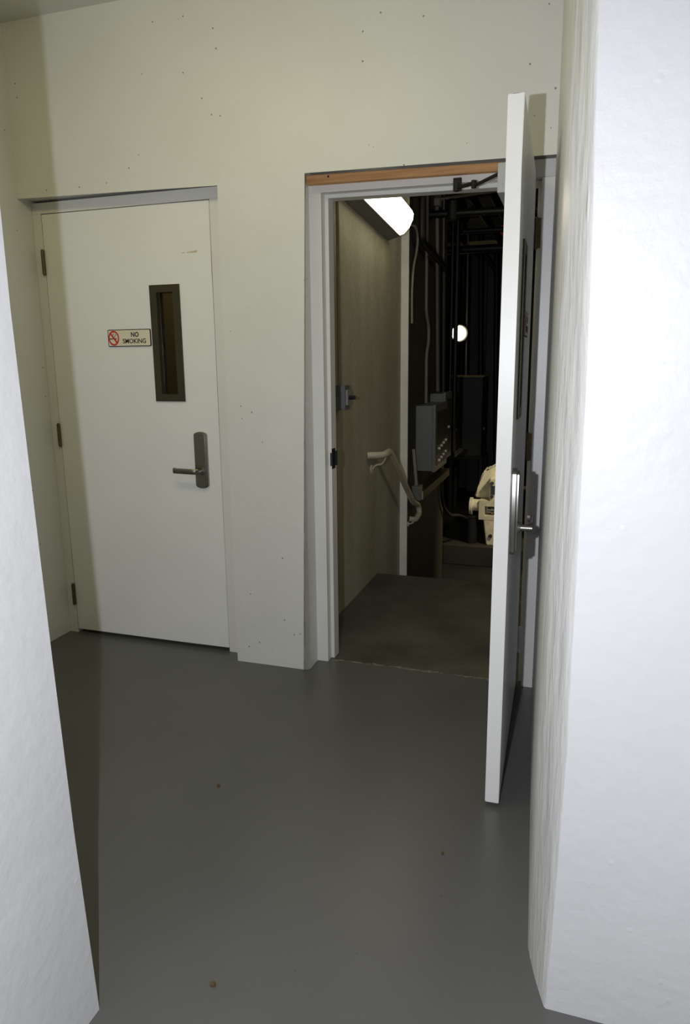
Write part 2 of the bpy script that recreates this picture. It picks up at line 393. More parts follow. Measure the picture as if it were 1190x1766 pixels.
# ------------------------------------------------------------------ doors: one maker for both leaves, hinge edge at the origin
LW, LH, LT = 0.914, 2.134, 0.0445
def make_door(name, s, loc, rotz, label, n_hinge_mat):
    """s = 1: hinges at the left hand of the hall side; s = -1: mirrored. Hall side faces local -y."""
    d = root(name, loc, label, 'door', 'structure', None, rotz, True)
    z0 = loc[2]
    def X(a, b): return (a, b) if s > 0 else (-b, -a)
    # leaf with a hole for the narrow window
    wx0, wx1, wz0, wz1 = 0.604, 0.722, 1.283-z0, 1.775-z0
    bm = bmesh.new()
    cells_x = [0, wx0, wx1, LW]; cells_z = [0, wz0, wz1, LH]
    grid = {}
    def V(i, k, j):
        if (i, k, j) not in grid: grid[(i, k, j)] = bm.verts.new((s*cells_x[i], j*LT, cells_z[k]))
        return grid[(i, k, j)]
    for i in range(3):
        for k in range(3):
            if i == 1 and k == 1: continue
            for j in (0, 1): bm.faces.new((V(i,k,j), V(i+1,k,j), V(i+1,k+1,j), V(i,k+1,j)))
    for i in range(3):
        for k in (0, 3): bm.faces.new((V(i,k,0), V(i+1,k,0), V(i+1,k,1), V(i,k,1)))
    for k in range(3):
        for i in (0, 3): bm.faces.new((V(i,k,0), V(i,k+1,0), V(i,k+1,1), V(i,k,1)))
    for a, b_ in (((1,1),(2,1)), ((1,2),(2,2)), ((1,1),(1,2)), ((2,1),(2,2))):
        bm.faces.new((V(*a,0), V(*b_,0), V(*b_,1), V(*a,1)))
    outer = [e for e in bm.edges if all(abs(v.co.x) < 1e-6 or abs(abs(v.co.x)-LW) < 1e-6 or abs(v.co.z) < 1e-6 or abs(v.co.z-LH) < 1e-6 for v in e.verts) and len(e.link_faces) == 2 and abs(e.link_faces[0].normal.dot(e.link_faces[1].normal)) < 0.1]
    bmesh.ops.bevel(bm, geom=outer, offset=0.0022, segments=2, affect='EDGES')
    obj('leaf', bm, M['door'], d)
    # window frame on both faces, and the pane
    fx0, fx1, fz0, fz1 = 0.583, 0.743, 1.258-z0, 1.800-z0
    bm = bmesh.new()
    for y0, y1 in ((-0.007, 0.0), (LT, LT+0.007)):
        for (a, b_, c, e) in ((fx0, fx1, fz0, fz0+0.034), (fx0, fx1, fz1-0.034, fz1), (fx0, fx0+0.036, fz0+0.034, fz1-0.034), (fx1-0.036, fx1, fz0+0.034, fz1-0.034)):
            bx(bm, *X(a, b_), y0, y1, c, e)
    for (a, b_, c, e) in ((wx0, wx1, wz0, wz0+0.009), (wx0, wx1, wz1-0.009, wz1), (wx0, wx0+0.015, wz0+0.009, wz1-0.009), (wx1-0.015, wx1, wz0+0.009, wz1-0.009)):
        bx(bm, *X(a, b_), 0.0, LT, c, e)
    obj('window_frame', bm, M['bronze'], d)
    obj('window_pane', box(*X(wx0+0.0155, wx1-0.0155), 0.019, 0.025, wz0+0.0095, wz1-0.0095), M['glass'], d)
    # exit-trim plate with a lever
    px0, px1, pz0, pz1 = 0.782, 0.850, 0.840-z0, 1.115-z0
    if s < 0: px0, px1 = 0.785, 0.853
    bm = bmesh.new()
    pr_ = []
    cx = (px0+px1)/2; hw = (px1-px0)/2
    for k in range(9):
        t = math.pi*k/8; pr_.append((s*(cx+hw*math.cos(t)), pz1-0.016+0.016*math.sin(t)))
    for k in range(9):
        t = math.pi+math.pi*k/8; pr_.append((s*(cx+hw*math.cos(t)), pz0+0.016+0.016*math.sin(t)))
    prism(bm, pr_, 'y', -0.021, 0.0)
    ed = [e for e in bm.edges if all(abs(v.co.y+0.021) < 1e-6 for v in e.verts)]
    bmesh.ops.bevel(bm, geom=ed, offset=0.008, segments=3, affect='EDGES')
    pl = obj('handle_plate', bm, M['steel'], d, smooth=True)
    zl = 0.927-z0
    bm = bmesh.new()
    xs_ = s*(cx+0.004)
    cyl(bm, (xs_, -0.018, zl), (xs_, -0.030, zl), 0.021, 0.017, 24)
    cyl(bm, (xs_, -0.030, zl), (xs_, -0.066, zl), 0.0105, n=20)
    P = fillet([(xs_, -0.050, zl), (s*(cx-0.020), -0.062, zl+0.001), (s*(cx-0.125), -0.062, zl+0.003), (s*(cx-0.128), -0.046, zl+0.003)], 0.012, 5)
    rings = []
    for i, p in enumerate(P):
        dd = (P[min(i+1, len(P)-1)]-P[max(i-1, 0)]).normalized(); nn = Vector((dd.y, -dd.x, 0)).normalized()
        rings.append([bm.verts.new(p+nn*a*0.006+Vector((0, 0, b_*0.0125))) for a, b_ in ((-1,-0.7),(-0.5,-1),(0.5,-1),(1,-0.7),(1,0.7),(0.5,1),(-0.5,1),(-1,0.7))])
    for A, B in zip(rings, rings[1:]):
        for q in range(8): bm.faces.new((A[q], A[(q+1) % 8], B[(q+1) % 8], B[q]))
    bm.faces.new(rings[0][::-1]); bm.faces.new(rings[-1])
    sub('lever', bm, M['brushed'], pl, smooth=True)
    # latch face in the leaf's edge
    bm = bmesh.new(); bx(bm, *X(LW-0.0005, LW+0.001), 0.010, 0.034, 0.90-z0, 1.06-z0)
    obj('latch_plate', bm, M['door'], d)
    # hinges: five-knuckle butts
    for k, zc in enumerate((1.931, 1.081, 0.220)):
        bm = bmesh.new(); zc -= z0
        for q in range(5):
            a = zc-0.057+q*0.0228
            cyl(bm, (s*-0.004, -0.009, a+0.0008), (s*-0.004, -0.009, a+0.0222), 0.0085, n=14)
        cyl(bm, (s*-0.004, -0.009, zc-0.061), (s*-0.004, -0.009, zc+0.061), 0.0055, n=12)
        for (a, b_) in (((-0.007, -0.001)), ((-0.0005, 0.001))):
            bx(bm, *X(a, b_), -0.010 if s > 0 else -0.026, 0.030, zc-0.057, zc+0.057)
        obj('hinge', bm, n_hinge_mat[k], d, smooth=True)
    return d

door_1 = make_door('door_1', 1, (-2.518, 0.088, 0.020), 0.0, 'closed white door with a narrow bronze framed window, hinged at the left wall', [M['hinge']]*3)
door_2 = make_door('door_2', -1, (-0.188, 0.120, 0.014), R(90)+0.0200, 'white door standing wide open in the right doorway, seen edge on', [M['hinge'], M['hinge'], M['hinge_white']])
# the tan scuff on the closed leaf
bm = bmesh.new()
for a, b_, c in ((0.763, 0.778, 0.004), (0.790, 0.806, 0.006), (0.808, 0.842, 0.009)):
    prism(bm, [(a, 1.914), (b_, 1.915), (b_+0.002, 1.915+c), (a+0.002, 1.914+c*0.7)], 'y', -0.0012, 0.001)
obj('scuff', bm, M['smudge'], door_1, label='tan scuff mark on the upper leaf')

# ------------------------------------------------------------------ frames
def frame(name, label, xa, xb, y, zl, zr, face, wl, wr, mat, strike=False, rab_top=None):
    """steel frame: two jambs and a head (face, rabbet and stop). xa/xb: inner edges of the face; zl/zr: head underside"""
    f = root(name, ((xa+xb)/2, y, 0), label, 'door frame', 'structure')
    def jamb(xi, sgn, w, zt):
        o = xi-sgn*w
        P = [(o, y), (xi, y), (xi, y+0.049), (xi+sgn*0.016, y+0.049), (xi+sgn*0.016, y+0.115), (xi, y+0.115), (xi, y+0.155), (o, y+0.155)]
        bm = bmesh.new(); prism(bm, P, 'z', 0.0, zt); return bm
    zt = max(zl, zr)+face
    jl = obj('jamb', jamb(xa, 1, wl, zl-0.0005), mat, f); jr = obj('jamb', jamb(xb, -1, wr, zr-0.0005), mat, f)
    bm = bmesh.new()
    x0, x1 = xa-wl, xb+wr
    hexa(bm, [(x0, y, zl), (x0, y, zl+face), (x0, y+0.155, zl+face), (x0, y+0.155, zl)], [(x1, y, zr), (x1, y, zr+face), (x1, y+0.155, zr+face), (x1, y+0.155, zr)])
    hexa(bm, [(q, y+0.049+e, z+c) for q, z in ((xa+0.0165, zl),) for e, c in ((0, -0.016), (0, 0.001), (0.066, 0.001), (0.066, -0.016))], [(q, y+0.049+e, z+c) for q, z in ((xb-0.0165, zr),) for e, c in ((0, -0.016), (0, 0.001), (0.066, 0.001), (0.066, -0.016))])
    obj('head', bm, mat, f)
    return f, jl, jr
f1, j1l, j1r = frame('trim_1', 'white steel frame around the closed door', -2.521, -1.601, 0.0885, 2.158, 2.158, 0.050, 0.050, 0.10, M['frame'])
f2, j2l, j2r = frame('trim_2', 'white steel frame around the open right doorway', -1.082, -0.165, 0.120, 2.152, 2.137, 0.064, 0.056, 0.075, M['frame'])
# strike in the left jamb of the open doorway
bm = bmesh.new()
bx(bm, -1.0725, -1.0665, 0.1655, 0.1690, 0.960, 1.022); bx(bm, -1.0662, -1.0640, 0.169, 0.214, 0.945, 1.040)
bx(bm, -1.0642, -1.0545, 0.214, 0.219, 0.958, 1.026)
sk = sub('strike_plate', bm, M['black'], j2l); sk['label'] = 'black strike plate'

# raw wood strip wedged above the right doorway
bm = bmesh.new()
hexa(bm, [(-1.1355, 0.085, 2.180), (-1.1355, 0.085, 2.2165), (-1.1355, 0.1195, 2.2165), (-1.1355, 0.1195, 2.180)],
         [(-0.25, 0.085, 2.165), (-0.25, 0.085, 2.1965), (-0.25, 0.1195, 2.1965), (-0.25, 0.1195, 2.165)])
for k in range(1): bmesh.ops.bevel(bm, geom=bm.edges[:], offset=0.0025, segments=1, affect='EDGES')
ws = root('wood_strip', (-0.63, 0.1, 2.16), 'raw orange pine strip wedged above the right doorway', 'wood strip')
obj('batten', bm, M['strip_wood'], ws)
bm = bmesh.new(); cyl(bm, (-1.035, 0.0842, 2.2035), (-1.035, 0.0862, 2.2035), 0.0045, n=12)
obj('nail_hole', bm, M['print'], ws)

# ------------------------------------------------------------------ signs
def text_bm(body, size, bold, depth):
    cu = bpy.data.curves.new('lettering', 'FONT'); cu.body = body; cu.size = size; cu.align_x = 'CENTER'; cu.align_y = 'CENTER'
    cu.offset = bold; cu.extrude = depth; cu.resolution_u = 3
    o = bpy.data.objects.new('lettering_tmp', cu); COL.objects.link(o)
    me = bpy.data.meshes.new_from_object(o.evaluated_get(bpy.context.evaluated_depsgraph_get()))
    bm = bmesh.new(); bm.from_mesh(me)
    bpy.data.objects.remove(o); bpy.data.curves.remove(cu); bpy.data.meshes.remove(me)
    return bm
def make_sign(loc, rotz, label):
    """0.24 x 0.08 plate, local x along it, z up, front to -y"""
    t = root('no_smoking_sign', loc, label, 'sign', None, 'no smoking signs on the doors', rotz, True)
    w, h = 0.120, 0.0405
    def rr(w, h, r, n=6):
        P = []
        for cx, cz, a0 in ((w-r, h-r, 0), (-w+r, h-r, 90), (-w+r, -h+r, 180), (w-r, -h+r, 270)):
            P += [(cx+r*math.cos(R(a0+90*i/n)), cz+r*math.sin(R(a0+90*i/n))) for i in range(n+1)]
        return P
    obj('backing', prism(bmesh.new(), rr(w, h, 0.007), 'y', -0.0060, -0.0002), M['print'], t)
    obj('sign_face', prism(bmesh.new(), rr(w-0.0038, h-0.0038, 0.005), 'y', -0.0066, -0.0060), M['sign_face'], t)
    # red ring and bar
    cx, cz, ro, ri = -0.0865, 0.0, 0.0355, 0.0275
    bm = bmesh.new(); n = 40
    for i in range(n):
        a0, a1 = 2*math.pi*i/n, 2*math.pi*(i+1)/n
        q = [(cx+0.86*r_*math.cos(a), cz+r_*math.sin(a)) for r_, a in ((ri, a0), (ro, a0), (ro, a1), (ri, a1))]
        prism(bm, q, 'y', -0.0072, -0.0066)
    d = Vector((-0.62, 0.78)); e = Vector((0.78, 0.62))*0.0042
    q = [Vector((cx, cz))+d*0.030+e, Vector((cx, cz))-d*0.030+e, Vector((cx, cz))-d*0.030-e, Vector((cx, cz))+d*0.030-e]
    prism(bm, [tuple(p) for p in q], 'y', -0.0074, -0.0066)
    obj('prohibition_ring', bm, M['red'], t)
    bm = bmesh.new(); bx(bm, -0.111, -0.070, -0.0071, -0.0066, -0.0055, -0.0010)
    obj('cigarette', bm, M['print'], t)
    bm = bmesh.new()
    tube(bm, [(-0.089, -0.0067, 0.006), (-0.093, -0.0067, 0.013), (-0.085, -0.0067, 0.017), (-0.089, -0.0067, 0.025)], 0.0012, 0.004, 6, 4)
    tube(bm, [(-0.079, -0.0067, 0.004), (-0.083, -0.0067, 0.010), (-0.073, -0.0067, 0.013), (-0.078, -0.0067, 0.020)], 0.0012, 0.004, 6, 4)
    obj('smoke_curl', bm, M['hinge'], t)
    for body, x, z, sz in (('NO', 0.0330, 0.0145, 0.031), ('SMOKING', 0.0290, -0.0160, 0.0305)):
        bm = text_bm(body, sz, 0.0009 if body == 'NO' else 0.0005, 0.0003)
        sx = 0.90 if body == 'NO' else 0.96
        bmesh.ops.transform(bm, matrix=Matrix.Translation((x, -0.0069, z)) @ Matrix.Rotation(R(90), 4, 'X') @ Matrix.Diagonal((sx, 1, 1, 1)), verts=bm.verts[:])
        obj('lettering', bm, M['print'], t)
    return t
make_sign((-2.063, 0.088, 1.561), R(-0.5)*0, 'no smoking sign facing the viewer on the closed left door')
hx, hy, th = -0.188, 0.120, R(90)+0.0200
def on_leaf(lx, ly, lz=0):
    return (hx+lx*math.cos(th)-ly*math.sin(th), hy+lx*math.sin(th)+ly*math.cos(th), lz)
make_sign(on_leaf(-0.455, 0, 1.561), th, 'no smoking sign seen almost edge on, on the wide open door')

# ------------------------------------------------------------------ door closer on the far face of the open leaf
dc = root('door_closer', (-0.25, -0.2, 2.0), 'grey box door closer with a dark folding arm at the top of the open door', 'door closer')
xb_ = on_leaf(-0.2, LT)[0]-0.004
closer = obj('closer_body', box(xb_-0.052, xb_-0.0005, -0.355, -0.075, 1.992, 2.086, bev=0.003), M['closer'], dc)
bm = bmesh.new(); cyl(bm, (-0.255, -0.20, 2.086), (-0.255, -0.20, 2.102), 0.014, n=16); sub('pinion', bm, M['black'], closer)
bm = bmesh.new()
hexa(bm, [(-0.262, -0.21, 2.098), (-0.262, -0.19, 2.098), (-0.262, -0.19, 2.106), (-0.262, -0.21, 2.106)],
         [(-0.415, 0.005, 2.098), (-0.415, 0.024, 2.098), (-0.415, 0.024, 2.106), (-0.415, 0.005, 2.106)])
cyl(bm, (-0.415, 0.014, 2.094), (-0.415, 0.014, 2.122), 0.010, n=14)
obj('main_arm', bm, M['black'], dc)
bm = bmesh.new()
hexa(bm, [(-0.405, 0.010, 2.110), (-0.405, 0.026, 2.110), (-0.405, 0.026, 2.120), (-0.405, 0.010, 2.120)],
         [(-0.494, 0.088, 2.114), (-0.494, 0.108, 2.114), (-0.494, 0.108, 2.124), (-0.494, 0.088, 2.124)])
obj('forearm', bm, M['black'], dc)
bm = bmesh.new(); bx(bm, -0.512, -0.478, 0.109, 0.1195, 2.110, 2.160, bev=0.002); cyl(bm, (-0.495, 0.098, 2.106), (-0.495, 0.098, 2.138), 0.011, n=14)
bx(bm, -0.503, -0.487, 0.096, 0.111, 2.118, 2.130)
obj('arm_shoe', bm, M['black'], dc)

# ------------------------------------------------------------------ floor scraps, threshold chips
def scrap(x, y, r, label):
    bm = bmesh.new(); P = []
    for k in range(9):
        a = 2*math.pi*k/9; q = r*random.uniform(0.5, 1.1); P.append((x+q*math.cos(a)*1.2, y+q*math.sin(a)))
    prism(bm, P, 'z', 0.0, 0.004)
    for v in bm.verts:
        if v.co.z > 0.002: v.co.z += random.uniform(0, 0.005)
    obj('leaf_scrap', bm, M['leaf'], label=label, cat='leaf scrap')
scrap(-1.108, -0.959, 0.0075, 'curled brown leaf scrap midway along the grey floor, left of the open door')
scrap(-0.744, -1.674, 0.0080, 'brown leaf scrap on the grey floor closest to the viewer')
scrap(-0.306, -1.067, 0.0045, 'tiny dark crumb on the grey floor before the edge of the open door')
bm = bmesh.new()
for k in range(60):
    x = random.uniform(-1.06, -0.20); y = 0.150+random.gauss(0, 0.006); r = random.uniform(0.003, 0.012)
    P = [(x+r*1.8*math.cos(a)*random.uniform(0.5, 1), y+r*0.7*math.sin(a)*random.uniform(0.5, 1)) for a in [2*math.pi*q/6 for q in range(6)]]
    prism(bm, P, 'z', -0.001, random.uniform(0.0008, 0.002))
obj('threshold_chips', bm, M['chip'], kind='stuff', label='pale chipped paint along the edge of the right doorway sill', cat='paint chips')

# ------------------------------------------------------------------ behind the closed door: a bare tan stair hall
obj('wall_stair_hall_back', box(-3.2, -1.33, 1.6, 1.7, 0, 3.0), M['tan'], kind='structure')
obj('wall_stair_hall_left', box(-3.2, -3.1, 0.30, 1.6, 0, 3.0), M['tan'], kind='structure')
obj('floor_stair_hall', box(-3.2, -1.33, 0.155, 1.7, -0.2, 0), M['landing'], kind='structure')
obj('ceiling_stair_hall', box(-3.2, -1.33, 0.1, 1.7, 2.9, 3.0), M['tan'], kind='structure')

# ------------------------------------------------------------------ the plant room beyond the open doorway
ZF = -0.75
WX, PX = -1.235, -1.18
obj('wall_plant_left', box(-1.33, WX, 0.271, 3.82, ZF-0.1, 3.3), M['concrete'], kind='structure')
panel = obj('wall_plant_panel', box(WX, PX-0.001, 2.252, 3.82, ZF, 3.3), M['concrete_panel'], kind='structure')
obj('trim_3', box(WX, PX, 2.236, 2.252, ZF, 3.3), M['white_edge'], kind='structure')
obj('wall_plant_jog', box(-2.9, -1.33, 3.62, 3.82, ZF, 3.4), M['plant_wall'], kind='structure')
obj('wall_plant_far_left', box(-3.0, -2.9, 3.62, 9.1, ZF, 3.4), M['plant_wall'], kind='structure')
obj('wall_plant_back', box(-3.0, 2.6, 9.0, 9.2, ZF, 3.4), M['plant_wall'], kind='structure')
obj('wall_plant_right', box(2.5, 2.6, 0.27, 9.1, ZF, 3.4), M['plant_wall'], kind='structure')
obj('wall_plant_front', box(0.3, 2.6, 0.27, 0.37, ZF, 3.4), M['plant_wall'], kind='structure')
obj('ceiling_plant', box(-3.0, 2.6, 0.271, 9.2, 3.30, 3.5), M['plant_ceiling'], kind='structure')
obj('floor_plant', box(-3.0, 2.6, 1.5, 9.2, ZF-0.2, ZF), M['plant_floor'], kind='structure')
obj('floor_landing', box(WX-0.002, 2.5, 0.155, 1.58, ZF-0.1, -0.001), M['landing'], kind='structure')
st = root('trim_4', (-0.6, 1.9, ZF), 'dark concrete steps down from the landing', None, 'structure')
for k in range(3):
    zt = -0.1875*(k+1)
    obj('step', box(WX, 0.3, 1.58+0.28*k, 1.58+0.28*(k+1), ZF, zt-0.001), M['landing'], st)

# wall light over the landing, tilted slightly down
wl = root('wall_light', (-1.2, 1.2, 2.3), 'lit fluorescent wall light with a white diffuser, high above the landing', 'wall light')
def wl_sec(bm, sec, ya, yb, drop=0.072):
    f = lambda y: -(y-1.0)*drop
    a = [bm.verts.new((x, ya, z+f(ya))) for x, z in sec]; b = [bm.verts.new((x, yb, z+f(yb))) for x, z in sec]
    n = len(sec); bm.faces.new(a); bm.faces.new(b[::-1])
    for i in range(n): bm.faces.new((a[i], a[(i+1) % n], b[(i+1) % n], b[i]))
    return bm
obj('housing', wl_sec(bmesh.new(), [(WX, 2.275), (-1.150, 2.300), (-1.150, 2.312), (-1.085, 2.455), (-1.085, 2.47), (WX, 2.47)], 0.74, 1.85), M['fixture'], wl)
obj('diffuser', wl_sec(bmesh.new(), [(-1.149, 2.303), (-1.122, 2.312), (-1.088, 2.345), (-1.064, 2.395), (-1.060, 2.430), (-1.070, 2.452), (-1.084, 2.456)], 0.75, 1.84), M['tube'], wl, smooth=True)

# light switch box with its conduit on the left wall
sw = root('switch_box', (WX, 0.74, 1.18), 'grey metal switch box on the concrete wall just inside the right doorway', 'switch box')
obj('box_body', box(WX, -1.172, 0.700, 0.785, 1.180, 1.312, bev=0.003), M['grey_box'], sw)
pt = obj('switch_plate', box(-1.172, -1.160, 0.712, 0.773, 1.206, 1.286, bev=0.002), M['switch_plate'], sw)
bm = bmesh.new(); cyl(bm, (-1.160, 0.742, 1.246), (-1.140, 0.742, 1.246), 0.012, n=14); bx(bm, -1.142, -1.126, 0.737, 0.747, 1.236, 1.256)
sub('toggle', bm, M['black'], pt)
bm = bmesh.new(); tube(bm, [(-1.215, 0.742, 1.312), (-1.216, 0.742, 3.29)], 0.0095, 0, 12)
obj('switch_conduit', bm, M['white_cable'], label='thin pale conduit rising from the grey switch box by the doorway', cat='conduit', smooth=True)

# handrail
hr = root('handrail', (-1.14, 1.9, 0.3), 'cream tubular handrail going down the steps along the concrete wall', 'handrail')
bm = bmesh.new()
tube(bm, [(-1.234, 1.345, 0.848), (-1.135, 1.372, 0.850), (-1.138, 1.545, 0.853), (-1.130, 2.21, 0.385), (-1.130, 2.41, 0.318), (-1.120, 2.42, 0.250), (-1.135, 2.33, 0.215), (-1.180, 2.31, 0.225)], 0.0215, 0.045, 14, 7)
obj('rail', bm, M['rail'], hr, smooth=True)
bm = bmesh.new()
cyl(bm, (WX, 1.44, 0.745), (-1.228, 1.44, 0.745), 0.030, n=18)
tube(bm, [(-1.230, 1.44, 0.745), (-1.205, 1.44, 0.775), (-1.160, 1.44, 0.780), (-1.137, 1.44, 0.832)], 0.0065, 0.025, 10, 6)
obj('bracket', bm, M['rail'], hr, smooth=True)
bm = bmesh.new()
cyl(bm, (PX-0.001, 2.275, 0.190), (-1.172, 2.275, 0.190), 0.018, n=18)
tube(bm, [(-1.174, 2.275, 0.190), (-1.150, 2.275, 0.200), (-1.138, 2.275, 0.205), (-1.136, 2.275, 0.225)], 0.0065, 0.025, 10, 6)
obj('bracket', bm, M['rail'], hr, smooth=True)

# loose cable hanging from the end of the wall light
bm = bmesh.new()
tube(bm, [(-1.150, 1.845, 2.30), (-1.150, 2.06, 2.35), (-1.140, 2.28, 2.37), (-1.150, 2.40, 2.315), (-1.158, 2.40, 2.22), (-1.165, 2.32, 2.10), (-1.168, 2.29, 1.92), (-1.168, 2.30, 1.70)], 0.0085, 0.06, 8, 5)
obj('hanging_cable', bm, M['white_cable'], label='pale cable drooping from the end of the lit wall light', cat='cable', smooth=True)

# black pipe with a dogleg, and grey conduits, on the panelled wall
bm = bmesh.new()
tube(bm, [(-1.100, 2.30, 3.29), (-1.100, 2.30, 2.27), (-1.100, 3.19, 2.20), (-1.100, 3.27, 1.16)], 0.0255, 0.07, 12, 6)
obj('dogleg_pipe', bm, M['black_pipe'], label='black pipe with a slanting dogleg on the plant room wall', cat='pipe', smooth=True)
bm = bmesh.new()
tube(bm, [(-1.165, 2.77, 3.29), (-1.165, 2.80, 1.80), (-1.162, 2.895, 1.70), (-1.162, 2.90, 1.58), (-1.165, 2.83, 1.48), (-1.165, 2.84, 1.087)], 0.0135, 0.08, 10, 5)
obj('conduit', bm, M['grey_conduit'], label='grey conduit with a kink entering the top of the nearer panel box', cat='conduit', smooth=True)
cf = root('conduit.001', (-1.148, 3.09, 1.1), 'straight grey conduit with a tee fitting entering the farther panel box', 'conduit')
bm = bmesh.new(); tube(bm, [(-1.163, 3.18, 2.69), (-1.163, 3.34, 1.159)], 0.0165, 0, 10); obj('riser', bm, M['grey_conduit'], cf, smooth=True)
bm = bmesh.new(); bx(bm, -1.1795, -1.13, 3.13, 3.23, 2.67, 2.76, bev=0.004); obj('tee_box', bm, M['grey_conduit'], cf)
bm = bmesh.new(); tube(bm, [(-1.132, 3.18, 2.73), (-0.60, 3.15, 2.755)], 0.0135, 0, 10); obj('branch', bm, M['grey_conduit'], cf, smooth=True)
bm = bmesh.new(); tube(bm, [(-1.170, 3.50, 3.29), (-1.170, 3.58, 1.9)], 0.009, 0, 8)
obj('conduit.002', bm, M['grey_conduit'], label='thin dull conduit beside the black dogleg pipe', cat='conduit', smooth=True)

# panel boxes
def panel_box(y0, y1, x1, z0, z1, label, lugs):
    t = root('panel_box', (PX, (y0+y1)/2, z0), label, 'panel box', None, 'grey panel boxes on the plant room wall')
    obj('box_body', box(PX-0.0005, x1-0.024, y0, y1, z0, z1, bev=0.003), M['grey_box'], t)
    dr = obj('box_door', box(x1-0.024, x1, y0-0.006, y1+0.006, z0-0.006, z1+0.008, bev=0.003), M['grey_box'], t)
    sub('inner_panel', box(x1, x1+0.003, y0+0.03, y1-0.03, z0+0.04, z1-0.05), M['dark_box'], dr)
    for yy, zz in lugs:
        bm = bmesh.new(); cyl(bm, (x1, yy, zz), (x1+0.020, yy, zz), 0.012, n=10)
        sub('lug', bm, M['lug'], dr)
    return t
panel_box(2.525, 3.05, -1.022, 0.570, 1.084, 'grey panel box with two rows of small bright lugs, nearest the steps', [(2.64+0.10*k, z+0.012*k) for z in (0.645, 0.740) for k in range(4)])
panel_box(3.09, 3.40, -1.045, 0.590, 1.150, 'grey panel box fixed behind the one with bright lugs', [(3.2, 0.86)])

# wood ledge below the boxes, small box, short conduit
lg = root('wall_ledge', (-1.15, 3.0, 0.34), 'narrow aged wood ledge below the grey panel boxes', 'ledge')
obj('ledge_board', box(PX-0.0005, -1.108, 2.50, 3.72, 0.345, 0.412, bev=0.002), M['board_wood'], lg)
obj('end_cap', box(PX, -1.110, 2.492, 2.499, 0.347, 0.410), M['white_edge'], lg)
sb = root('junction_box', (-1.15, 2.4, 0.35), 'small grey junction box on the wall at the foot of the handrail', 'junction box')
obj('box_body', box(PX-0.0005, -1.120, 2.400, 2.485, 0.355, 0.468, bev=0.003), M['grey_box'], sb)
obj('cover', box(-1.120, -1.113, 2.397, 2.488, 0.352, 0.471, bev=0.002), M['grey_box'], sb)
bm = bmesh.new(); tube(bm, [(-1.150, 2.43, 0.472), (-1.165, 2.38, 0.76)], 0.013, 0, 10)
obj('conduit.003', bm, M['white_cable'], label='short pale conduit standing on the small junction box', cat='conduit', smooth=True)

# black vertical pipes, twin risers
for x, r, lab in ((-1.157, 0.0150, 'slimmer of the twin black risers in front of the round lamp'), (-1.112, 0.0215, 'thicker of the twin black risers in front of the round lamp')):
    bm = bmesh.new(); tube(bm, [(x, 3.95, 3.29), (x, 3.95, 0.50 if r > 0.02 else 0.72), (x, 4.42 if r > 0.02 else 4.36, 0.50 if r > 0.02 else 0.72)], r, 0.06, 14)
    if r > 0.02:
        for z in (1.75, 0.85): cyl(bm, (x, 3.95, z), (x, 3.95, z+0.05), r+0.006, n=14)
    obj('riser_pipe', bm, M['black_pipe'], label=lab, cat='pipe', group='black risers', smooth=True)
# overhead pipes across
def pipe(pts, r, label, rad=0.08, group=None):
    bm = bmesh.new(); tube(bm, pts, r, rad, 14)
    o = obj('overhead_pipe', bm, M['black_pipe'], label=label, cat='pipe', group=group, smooth=True); return o
t = root('cross_pipe', (-0.5, 2.86, 2.55), 'black pipe with a valve bonnet crossing just inside the doorway head', 'pipe')
bm = bmesh.new(); tube(bm, [(PX, 2.86, 2.552), (2.49, 2.86, 2.50)], 0.029, 0, 14); obj('run', bm, M['black_pipe'], t, smooth=True)
bm = bmesh.new(); cyl(bm, (-0.98, 2.86, 2.50), (-0.98, 2.86, 2.615), 0.046, n=16); ball(bm, (-0.98, 2.86, 2.63), 0.042, (1, 1, 0.7)); obj('bonnet', bm, M['black_pipe'], t, smooth=True)
pipe([(-2.89, 4.7, 2.72), (2.49, 4.7, 2.70)], 0.026, 'second black pipe crossing deeper in the plant room')
pipe([(-2.89, 4.75, 2.555), (2.49, 4.75, 2.525)], 0.040, 'thick black pipe crossing above the pale beam edge')
obj('beam', box(-1.95, 2.49, 7.3, 7.45, 2.94, 3.01), M['cabinet_top'], kind='structure')
LAB = ['overhead black pipe running away, closest to the panelled wall of the plant room', 'overhead black pipe running away, second out from the panelled wall', 'slim overhead black pipe running away, third out from the panelled wall',
       'overhead black pipe running away, hidden most by the open door edge', 'overhead black pipe running away above the grey cabinet']
for k, (x, z, r) in enumerate(((-1.02, 2.90, 0.030), (-0.86, 2.97, 0.034), (-0.70, 2.92, 0.026), (-0.52, 2.97, 0.032), (-1.55, 3.0, 0.032))):
    pipe([(x, 1.75, z), (x, 8.55, z)], r, LAB[k], 0, 'overhead pipes')
# ceiling beams
for k in range(5):
    obj('beam', box(-2.9, 2.49, 3.0+1.35*k, 3.12+1.35*k, 3.12, 3.30), M['plant_ceiling'], kind='structure')
# far vertical pipes with a brace
for x, lab in ((-1.36, 'far black pipe standing left behind the grey cabinet'), (-1.115, 'far black pipe with a slanting brace behind the grey cabinet')):
    t = root('riser_pipe', (x, 7.75, 0), lab, 'pipe', None, 'far black risers')
    yy = 7.80 if x < -1.2 else 7.60
    bm = bmesh.new(); tube(bm, [(x-0.045, yy, 3.29), (x+0.055, yy, ZF)], 0.036, 0, 12); obj('pipe_run', bm, M['black_pipe'], t, smooth=True)
    if x > -1.2:
        bm = bmesh.new(); tube(bm, [(-1.38, 7.60, 2.97), (x-0.03, 7.60, 2.62)], 0.028, 0, 10); obj('brace', bm, M['black_pipe'], t, smooth=True)

